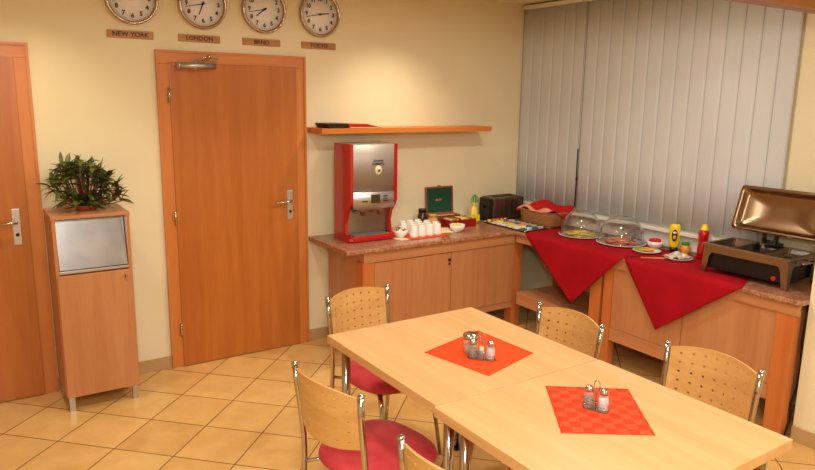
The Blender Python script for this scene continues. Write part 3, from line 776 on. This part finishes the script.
slices(2.82, -1.315, 'ham', 'thin pink slice of ham on the platter under the right dome', 'ham_slice', 'ham', 'ham slices under the right dome', 16, .075, .085)

# plates and bowl by the condiments
def plate(x, y, r, label, m='white', z=.7958):
    p = MB().lathe([(.0005, 0), (r * .6, 0), (r * .72, .003), (r, .013), (r, .0152), (r * .7, .006), (r * .58, .003), (.0005, .003)], 36).build('plate', m)
    at(p, x, y, z); return tag(p, label, 'plate', 'small white plates on the red cloth')
plate(2.745, -1.592, .092, 'white plate with orange and cucumber slices on the red cloth')
random.seed(4)
for i in range(5):
    x, y = 2.735 + .028 * cos(i * 1.25) - .0, -1.602 + .03 * sin(i * 1.25)
    o = MB().lathe([(.0005, 0), (.027, 0), (.027, .004), (.0005, .004)], 18).build('orange_slice', 'orange')
    o.location = (x, y, .8058 + i * .0042); o.rotation_euler = (0, 0, i)
    tag(o, 'orange slice stacked in the middle of the plate beside the tomato bowl', 'orange slice', 'orange slices on the plate')
for i in range(6):
    a_ = 1.2 + i * .42
    o = MB().lathe([(.0005, 0), (.018, 0), (.018, .003), (.0005, .003)], 16).build('cucumber_slice', 'lettuce')
    o.location = (2.745 + .068 * cos(a_), -1.592 + .068 * sin(a_), .8092); o.rotation_euler = (0, 0, a_)
    tag(o, 'pale green cucumber slice at the rim of the orange plate', 'cucumber slice', 'cucumber slices on the plate')
bowl(2.905, -1.535, .7958, .058, .05, 'white bowl of small red tomatoes beside the right dome')
for i in range(9):
    a_ = i * 2.4; r = .013 * math.sqrt(i)
    o = MB().ball((0, 0, 0), .0135, 10).build('cherry_tomato', 'tomato'); at(o, 2.905 + r * cos(a_), -1.535 + r * sin(a_), .7958 + .052 + (.005 if i < 3 else 0))
    tag(o, 'small red tomato heaped in the white bowl beside the right dome', 'tomato', 'tomatoes in the white bowl')
plate(2.745, -1.835, .088, 'white plate with a crumpled cheese wrapper in front of the mustard bottle')
random.seed(13)
def crump(u, v):
    x = (u - .5) * .15; y = (v - .5) * .13; r = math.hypot(x / .075, y / .065)
    return (x, y, .004 + .032 * max(0, 1 - r) + .009 * sin(60 * x + 3) * cos(75 * y) + .005 * sin(130 * x) * sin(110 * y) + .006)
o = MB().grid(crump, 22, 22, smooth=False).build('crumpled_wrapper', 'foil'); at(o, 2.745, -1.83, .8065); solid(o, .0008)
tag(o, 'crumpled pale foil wrapper with cheese bits lying on the right plate', 'wrapper')
t = thing('serving_tongs', 'thin pale tongs lying between the two small plates', 'tongs', (2.63, -1.735, .7962), radians(-35))
for s_ in (-1, 1): MB().prism([(-.075, s_ * .001), (.075, s_ * .011), (.075, s_ * .016), (-.075, s_ * .005)], 'z', .0, .004).build('tong_arm', 'ham', t)
MB().box(-.082, -.07, -.006, .006, 0, .006, b=.002).build('tong_hinge', 'ham', t)

# bottles
t = thing('mustard_bottle', 'yellow squeezy mustard bottle standing on its black cap', 'bottle', (2.945, -1.655, .7958), radians(-55))
MB().lathe([(.0005, 0), (.022, 0), (.024, .003), (.022, .026), (.0005, .026)], 24, X=Matrix.Diagonal((1.15, .9, 1, 1))).build('cap', 'black', t)
MB().lathe([(.022, .026), (.026, .034), (.030, .08), (.031, .14), (.030, .172), (.022, .183), (.0005, .185)], 28, X=Matrix.Diagonal((1.15, .72, 1, 1))).build('bottle_body', 'yellow', t)
lb = MB().lathe([(.0005, .003), (.018, .003), (.019, 0)], 24, X=Matrix.Translation((0, -.0225, .108)) @ RX90 @ Matrix.Diagonal((1, 2.2, 1, 1))).build('label', 'jar_dark', t)
MB().lathe([(.0005, .0045), (.013, .0045), (.0135, .002)], 20, X=Matrix.Translation((0, -.0225, .128)) @ RX90 @ Matrix.Diagonal((1, .55, 1, 1))).build('label_band', 'white_matt', lb)
MB().lathe([(.0005, .0045), (.011, .0045), (.0115, .002)], 20, X=Matrix.Translation((0, -.0225, .095)) @ RX90 @ Matrix.Diagonal((1, 1.3, 1, 1))).build('label_picture', 'jam', lb)
t = jar(2.955, -1.738, .030, .058, 'jam', 'green', 'small amber jar with green lid between mustard and ketchup', .014); t.location.z = .7958
t = thing('ketchup_bottle', 'red squeezy ketchup bottle with yellow cap beside the chafing dish', 'bottle', (2.905, -1.895, .7958), radians(-55))
MB().lathe([(.0005, 0), (.03, 0), (.033, .004), (.032, .075), (.0285, .095), (.0285, .12), (.033, .14), (.033, .17), (.026, .188), (.0005, .19)], 28).build('bottle_body', 'red_gloss', t)
MB().lathe([(.024, .187), (.024, .20), (.018, .204), (.016, .224), (.0005, .226)], 24).build('cap', 'yellow', t)

# ------------------------------------------------------------------ chafing dish
t = thing('chafing_dish', 'open stainless electric chafing dish with raised lid at the end of the counter', 'chafing dish', (2.60, -2.602, .7958))
L, D = .512, .315      # along y, along x
zr = .175
fr_ = MB()
# front face with arch opening (plane x=0), as a plate with legs
arch = [(0, 0), (.030, 0), (.045, .105), (.062, .125), (L - .062, .125), (L - .045, .105), (L - .030, 0), (L, 0), (L - .008, zr - .012), (.008, zr - .012)]
fr_.prism(arch, 'x', 0, .014)
fr_.prism(arch, 'x', D - .014, D)
sidea = [(.0145, 0), (.035, 0), (.045, .105), (.06, .125), (D - .06, .125), (D - .045, .105), (D - .035, 0), (D - .0145, 0), (D - .0145, zr - .012), (.0145, zr - .012)]
fr_.prism(sidea, 'y', .004, .016); fr_.prism(sidea, 'y', L - .016, L - .004)
fr_.build('stand', 'dish_steel', t)
MB().box(.022, D - .022, .03, L - .03, .028, .135, b=.004).build('heater_box', 'black', t)
sw = MB().tube([(.0135 - .008 + .0, .105, .045), (.024, .105, .045)], .0, 8) if False else None
s_ = MB().tube([(.014, .085, .048), (.024, .085, .048)], .012, 16).build('heat_switch', 'red_lamp', t)
MB().box(.012, .0225, .06, L - .055, .03, .034).build('heater_lip', 'black', t)
# water pan rim
rimb = MB()
rimb.box(-.010, D + .01, -.004, .020, zr - .012, zr, b=.003).box(-.010, D + .01, L - .02, L + .004, zr - .012, zr, b=.003).box(-.010, .018, .02, L - .02, zr - .012, zr, b=.003).box(D - .018, D + .01, .02, L - .02, zr - .012, zr, b=.003)
for yy in (L / 3, 2 * L / 3): rimb.box(.018, D - .018, yy - .010, yy + .010, zr - .010, zr - .001)
rimb.build('rim', 'dish_steel', t)
for i in range(3):
    y0, y1 = i * L / 3 + .012, (i + 1) * L / 3 - .012
    if i == 0: y0 = .02
    if i == 2: y1 = L - .02
    g = MB()
    def pan(u, v, y0=y0, y1=y1):
        x = (u - .5) * 2; y = (v - .5) * 2
        k_ = max(abs(x), abs(y))
        dz = -.042 * min(1, (1 - k_) * 4)
        return (D / 2 + x * (D / 2 - .018), (y0 + y1) / 2 + y * (y1 - y0) / 2, zr - .002 + dz)
    g.grid(pan, 16, 16); g.build('food_pan', 'dish_steel', t)
# side handles
for yy, s2 in ((-.004, -1), (L + .004, 1)):
    MB().tube([(.1, yy, .14), (.1, yy + s2 * .028, .142), (D - .1, yy + s2 * .028, .142), (D - .1, yy, .14)], .005, 8).build('side_handle', 'chrome', t)
# raised lid: local frame a along y, b up the tilted rim plane, c depth behind
ang = math.atan2(.080, .262)
LX = Matrix.Translation((.240, -.02, zr + .070)) @ Matrix.Rotation(ang, 4, 'Y')
lid = MB(); LH = .272; LD = .040
def rr(w0, h0, w1, h1, rad, n_=6):
    pts = []
    for cx_, cz_, a0 in ((w1 - rad, h1 - rad, 0), (w0 + rad, h1 - rad, 90), (w0 + rad, h0 + rad, 180), (w1 - rad, h0 + rad, 270)):
        for i in range(n_ + 1):
            a_ = radians(a0 + 90 * i / n_); pts.append((cx_ + rad * cos(a_), cz_ + rad * sin(a_)))
    return pts
rings = [(rr(-.002, 0, L + .002, LH, .02), 0), (rr(.012, .014, L - .012, LH - .014, .024), -.001), (rr(.018, .02, L - .018, LH - .02, .026), .006),
         (rr(.028, .03, L - .028, LH - .03, .03), LD * .75), (rr(.040, .042, L - .040, LH - .042, .03), LD), (rr(.20, .11, L - .20, LH - .11, .02), LD + .001)]
vs = []; fs = []
for pts, dpt in rings:
    vs += [(dpt, p[0], p[1]) for p in pts]
n_ = len(rings[0][0])
for k_ in range(len(rings) - 1):
    for j in range(n_): fs.append((k_ * n_ + j, k_ * n_ + (j + 1) % n_, (k_ + 1) * n_ + (j + 1) % n_, (k_ + 1) * n_ + j))
fs.append(tuple(range((len(rings) - 1) * n_, len(rings) * n_)))
lid.add(vs, fs, True, X=LX)
lo = lid.build('lid', 'copper', t); solid(lo, .0025, 1)
hg = MB(); hg.box(D - .045, D + .008, L / 2 - .05, L / 2 + .05, zr, zr + .014, b=.003).tube([(.268, L / 2 - .05, zr + .024), (.268, L / 2 + .05, zr + .024)], .007, 10)
for yy in (-.035, .035): hg.box(.246, .275, L / 2 + yy - .006, L / 2 + yy + .006, zr + .010, zr + .074)
hg.build('hinge', 'black', t)

# ------------------------------------------------------------------ dining tables
def table(name, x0, x1, y0, y1, label):
    t = thing(name, label, 'table', (x0, y0, 0), 0, 'two dining tables pushed together')
    Wt, Lt = x1 - x0, y1 - y0
    top = MB().box(0, Wt, 0, Lt, .714, .75, b=.0012).build('tabletop', 'table', t)
    ap = MB(); i_ = .075
    ap.box(i_, Wt - i_, i_, i_ + .02, .672, .7135).box(i_, Wt - i_, Lt - i_ - .02, Lt - i_, .672, .7135).box(i_, i_ + .02, i_ + .02, Lt - i_ - .02, .672, .7135).box(Wt - i_ - .02, Wt - i_, i_ + .02, Lt - i_ - .02, .672, .7135)
    ap.build('apron', 'apron', t)
    for x in (.0, 1):
        for y in (0, 1):
            far = y1 > -2; ix = .027 if (far and y == 1) else .08; jn = (far and y == 0) or (not far and y == 1)
            x = (ix if x == 0 else Wt - ix) if x in (0, 1) else (.08 if x < .4 else Wt - .08); y = (.027 if jn else .05) if y == 0 else Lt - (.08 if jn else .027)
            l_ = MB(); l_.cyl((x, y), .02, .012, .7135, 24).build('table_leg', 'chrome', t)
            MB().cyl((x, y), .023, 0, .012, 20).build('foot_cap', 'black', t)
    return t
table('dining_table', .226, 1.042, -2.664, -1.838, 'beech dining table, the farther of two, with plain orange napkin')
table('dining_table', .214, 1.046, -3.452, -2.668, 'beech dining table, the nearer of two, with checked red napkin')

def quadcloth(name, pts, m, label):
    cx = sum(p[0] for p in pts) / 4; cy = sum(p[1] for p in pts) / 4
    a_ = math.atan2(pts[1][1] - pts[0][1], pts[1][0] - pts[0][0])
    R_ = Matrix.Rotation(-a_, 2); loc = [R_ @ Vector((p[0] - cx, p[1] - cy)) for p in pts]
    g = MB(); n_ = 12
    def fn(u, v):
        p = loc[0].lerp(loc[1], u).lerp(loc[3].lerp(loc[2], u), v); return (p.x, p.y, .0008 + .0003 * sin(9 * u) * sin(7 * v))
    g.grid(fn, n_, n_); o = g.build(name, m); solid(o, .0008, 0); at(o, cx, cy, .7503, a_)
    return tag(o, label, 'napkin', 'red table napkins')
quadcloth('table_napkin', [(.475, -2.235), (.545, -2.565), (.862, -2.478), (.842, -2.135)], 'napkin_plain', 'plain orange-red square napkin on the farther table')
quadcloth('table_napkin', [(.666, -2.745), (.448, -3.035), (.693, -3.205), (.908, -2.925)], 'napkin_check', 'checked orange-red square napkin on the nearer table')

# condiment sets
def shaker(x, y, z, kind, label):
    o = thing('shaker', label, 'shaker', (x, y, z))
    MB().lathe([(.0005, 0), (.0165, 0), (.0178, .003), (.017, .034), (.0145, .052), (.013, .058), (.0005, .058)], 20).build('glass_body', 'shaker_glass', o)
    MB().lathe([(.0005, .003), (.0135, .003), (.0135, .036 if kind == 'pepper' else .048), (.0005, .036 if kind == 'pepper' else .048)], 16).build('contents', kind, o)
    MB().lathe([(.0135, .055), (.0155, .057), (.0155, .067), (.010, .074), (.0005, .075)], 20).build('metal_cap', 'chrome', o)
    return o
def stand(x, y, rz, label, n3=False):
    o = thing('condiment_stand', label, 'condiment stand', (x, y, .7522), rz, 'chrome condiment stands on the tables')
    L2 = .046 if not n3 else .058
    MB().prism([(a * 1.0, b_) for a, b_ in rr(-L2, -.024, L2, .024, .018)], 'z', 0, .003).build('base_plate', 'chrome', o)
    w1 = [(p[0], p[1], .018) for p in rr(-L2 + .002, -.022, L2 - .002, .022, .018)]
    MB().tube(w1, .0013, 6, closed=True).build('guard_wire', 'chrome', o)
    g = MB()
    for a, b_ in ((-L2 + .004, 0), (L2 - .004, 0)): g.tube([(a, b_, .003), (a, b_, .018)], .0013, 6)
    g.build('guard_post', 'chrome', o)
    hy_ = .016 if n3 else 0
    lp = [(0, hy_, .003)] + [(.003 * (1 - t_), hy_, .003 + .05 * t_) for t_ in (.5, 1)]
    for i in range(13):
        a_ = -pi / 2 * .85 + i * (2 * pi - .3 * pi / 2 * 2) / 12 if False else radians(-75 + i * 27.5)
        lp.append((.0105 * cos(a_), hy_, .085 + .019 * sin(a_)))
    lp += [(-.0025, hy_, .055), (-.001, hy_, .03), (0, hy_, .004)]
    MB().tube(lp, .0022, 8).build('loop_handle', 'chrome', o)
    return o
ca = radians(-47); cb = radians(-68)
stand(.636, -2.412, ca, 'chrome stand holding pepper, toothpicks and salt on the farther table', True)
stand(.676, -2.975, cb, 'chrome stand holding salt and pepper on the nearer table')
for (x, y, g2, cc, sp_) in ((.636, -2.412, 'farther', ca, .036), (.676, -2.975, 'nearer', cb, .026)):
    dx, dy = sp_ * cos(cc), sp_ * sin(cc)
    shaker(x - dx, y - dy, .7554, 'pepper', 'glass pepper shaker with chrome cap in the stand on the %s table' % g2)
    shaker(x + dx, y + dy, .7554, 'salt', 'glass salt shaker with chrome cap in the stand on the %s table' % g2)
o = thing('toothpick_holder', 'small glass toothpick holder between the shakers on the farther table', 'toothpick holder', (.636 + .006 * sin(ca), -2.412 - .006 * cos(ca), .7554))
MB().lathe([(.0005, 0), (.012, 0), (.0135, .035), (.012, .035), (.011, .003), (.0005, .003)], 18).build('holder_glass', 'shaker_glass', o)
tp = MB()
for i in range(12):
    a_ = i * 2.4; r = .0022 * math.sqrt(i); tp.tube([(r * cos(a_), r * sin(a_), .004), (r * 1.3 * cos(a_), r * 1.3 * sin(a_), .05)], .0009, 5)
tpo = tp.build('toothpicks', 'napkin_paper', o)
o = thing('sugar_jar', 'small glass jar with wide chrome lid behind the shakers on the farther table', 'jar', (.640, -2.335, .7522))
MB().lathe([(.0005, 0), (.027, 0), (.030, .004), (.030, .058), (.027, .064), (.0005, .064)], 24).build('glass_body', 'shaker_glass', o)
MB().lathe([(.0005, .004), (.022, .004), (.022, .035), (.0005, .035)], 20).build('contents', 'tan', o)
MB().lathe([(.030, .062), (.035, .064), (.035, .074), (.031, .081), (.0005, .083)], 24).build('metal_lid', 'chrome', o)

# ------------------------------------------------------------------ chairs
def holed_panel():
    W2, z0, z1 = .178, .588, .783
    def mp(u, v):                     # u -1..1, v 0..1
        y = -.206 - .048 * (1 - u * u) - .02 * (v - .5)
        hz = z1 + .020 * (1 - u * u); lz = z0 - .022 * (1 - u * u)
        return (u * W2, y, lz + (hz - lz) * v)
    NC, NR = 10, 6
    g = MB(); oct_ = [(cos(radians(22.5 + 45 * i)), sin(radians(22.5 + 45 * i))) for i in range(8)]
    U = [-1, -.92] + [-.92 + 1.84 * i / 7 for i in range(1, 7)] + [.92, 1]
    V = [0, .04, .224, .408, .592, .776, .96, 1]
    for i in range(len(U) - 1):
        for j in range(len(V) - 1):
            u0, u1, v0, v1 = U[i], U[i + 1], V[j], V[j + 1]
            hole = 1 <= i <= len(U) - 3 and 1 <= j <= len(V) - 3
            if not hole:
                # keep the side's extra points out of the way: plain quad with mid points
                P = [(u0, v0), ((u0 + u1) / 2, v0), (u1, v0), (u1, (v0 + v1) / 2), (u1, v1), ((u0 + u1) / 2, v1), (u0, v1), (u0, (v0 + v1) / 2)]
                g.add([mp(*p) for p in P], [tuple(range(8))], True)
            else:
                uc, vc = (u0 + u1) / 2, (v0 + v1) / 2
                if False: pass
                P = [(u0, v0), (uc, v0), (u1, v0), (u1, vc), (u1, v1), (uc, v1), (u0, v1), (u0, vc)]
                angs = [225, 270, 315, 0, 45, 90, 135, 180]
                ru = .0058 / W2; rv = .0058 / (z1 - z0 + .042)
                H = [(uc + ru * cos(radians(a_)), vc + rv * sin(radians(a_))) for a_ in angs]
                g.add([mp(*p) for p in P] + [mp(*p) for p in H], [(k, (k + 1) % 8, 8 + (k + 1) % 8, 8 + k) for k in range(8)], True)
    return g
def seat_mesh():
    g = MB(); R0 = .212
    prof = [(0.001, .464), (.55, .463), (.8, .459), (.93, .450), (.985, .438), (1.0, .425), (.985, .414), (.93, .408), (.001, .408)]
    vs = []; N = 48
    for k_, z in prof:
        for j in range(N):
            a_ = 2 * pi * j / N; e_ = .72
            c_, s__ = cos(a_), sin(a_)
            x = math.copysign(abs(c_) ** e_, c_) * R0; y = math.copysign(abs(s__) ** e_, s__) * R0
            x *= 1 + .06 * (y / R0)
            vs.append((x * k_, y * k_ + .028, z))
    fs = [(i * N + j, i * N + (j + 1) % N, (i + 1) * N + (j + 1) % N, (i + 1) * N + j) for i in range(len(prof) - 1) for j in range(N)]
    g.add(vs, fs, True); return g
def make_chair(label):
    t = thing('dining_chair', label, 'chair', (0, 0, 0), 0, 'chrome and red chairs round the tables')
    seat_mesh().build('seat', 'seat', t)
    sp = MB(); sp.lathe([(.0005, .4075), (.165, .4075), (.172, .404), (.165, .398), (.0005, .398)], 36, c=(0, .02, 0)); sp.build('seat_board', 'ply', t)
    bp_ = solid(holed_panel().build('backrest', 'ply', t), .009, 0)
    es = bp_.modifiers.new('edges', 'EDGE_SPLIT'); es.split_angle = radians(35)
    for s_ in (-1, 1):
        g = MB(); x = s_ * .19
        pts = [(x * 1.03, -.215, .792), (x * 1.0, -.208, .7), (x * .985, -.196, .6), (x * .98, -.186, .5), (x * .985, -.183, .42), (x * 1.0, -.188, .3), (x * 1.04, -.205, .15), (x * 1.10, -.232, 0)]
        l_ = g.tube(pts, [.0115, .0115, .0115, .0115, .0115, .0115, .011, .010], 14).build('rear_leg', 'chrome', t)
        MB().lathe([(.0005, .014), (.007, .012), (.012, .008), (.0135, .004), (.0125, 0), (.0005, 0)], 16, c=(x * 1.03, -.215, .792)).build('finial', 'chrome', l_)
        g = MB(); xf = s_ * .15
        g.tube([(xf, .15, .398), (xf * 1.08, .18, .34), (xf * 1.17, .20, .2), (xf * 1.27, .225, 0)], [.0125, .012, .011, .009], 14).build('front_leg', 'chrome', t)
    g = MB(); g.tube([(-.186, -.184, .385), (-.15, -.12, .389), (-.15, .15, .389), (.15, .15, .389), (.15, -.12, .389), (.186, -.184, .385)], .008, 8)
    g.build('seat_frame', 'chrome', t)
    return t
c0 = make_chair('chrome chair with perforated wooden back at the far end of the tables')
at(c0, .637, -1.656, 0, pi + radians(8))
cg = None
dup(c0, (1.062, -2.285, 0), radians(90.5), 'window-side chair at the farther table, below the clear domes')
dup(c0, (1.155, -2.975, 0), radians(94), 'window-side chair at the nearer table, in front of the serving cabinet')
dup(c0, (.168, -2.325, 0), radians(-80), 'door-side chair beside the farther table with its whole red seat showing')
dup(c0, (.200, -3.015, 0), radians(-80), 'door-side chair at the nearer table, cut off by the bottom edge')

# ------------------------------------------------------------------ lights
def area(name, loc, size, power, col=(1, .82, .6), rot=(0, 0, 0), shape='DISK', sy=None):
    l = bpy.data.lights.new(name, 'AREA'); l.energy = power; l.size = size; l.color = col; l.shape = shape
    if sy: l.shape = 'RECTANGLE'; l.size_y = sy
    o = bpy.data.objects.new(name, l); COL.objects.link(o); o.location = loc; o.rotation_euler = rot; return o
def spot(name, loc, power, ang=100, blend=.9, col=(1, .78, .52), rot=(0, 0, 0), r=.04):
    l = bpy.data.lights.new(name, 'SPOT'); l.energy = power; l.spot_size = radians(ang); l.spot_blend = blend; l.color = col; l.shadow_soft_size = r
    o = bpy.data.objects.new(name, l); COL.objects.link(o); o.location = loc; o.rotation_euler = rot; return o
WARM = (1, .955, .89)
spot('downlight', (1.62, -.62, ZC - .02), 46, 105, 1, (1, .88, .68), (radians(8), 0, 0))
spot('downlight', (-.75, -.62, ZC - .02), 36, 105, 1, (1, .86, .62), (radians(8), 0, 0))
area('ceiling_light', (.4, -1.9, ZC - .02), .3, 14, WARM)
area('ceiling_light', (1.7, -2.0, ZC - .02), .3, 14, WARM)
area('ceiling_light', (-.6, -4.4, ZC - .02), .5, 34, WARM)
area('ceiling_light', (1.3, -4.2, ZC - .02), .5, 22, WARM)
area('flash', (-1.15, -4.6, 2.15), .35, 30, (1, .97, .92), (radians(78), 0, radians(-33)))
wd_ = bpy.data.worlds.new('room_world'); SC.world = wd_; wd_.use_nodes = True
wd_.node_tree.nodes['Background'].inputs[0].default_value = (1, .9, .75, 1); wd_.node_tree.nodes['Background'].inputs[1].default_value = .05

# ------------------------------------------------------------------ camera
cam = bpy.data.cameras.new('camera'); co = bpy.data.objects.new('camera', cam); COL.objects.link(co)
yaw, pit, rol = radians(33.627), radians(11.398), radians(.891)
F = Vector((sin(yaw) * cos(pit), cos(yaw) * cos(pit), -sin(pit)))
Rt = Vector((cos(yaw), -sin(yaw), 0)); Up = Rt.cross(F)
R2 = Rt * cos(rol) + Up * sin(rol); U2 = -Rt * sin(rol) + Up * cos(rol)
mm = Matrix((R2, U2, -F)).transposed().to_4x4(); mm.translation = (-1.072, -4.421, 1.788)
co.matrix_world = mm
cam.sensor_width = 36; cam.sensor_fit = 'HORIZONTAL'; cam.lens = 679.8 * 36 / 815; cam.clip_start = .02
SC.camera = co
SC.view_settings.view_transform = 'Standard'; SC.view_settings.look = 'None'; SC.view_settings.gamma = 1
SC.view_settings.exposure = .27; SC.view_settings.use_curve_mapping = False
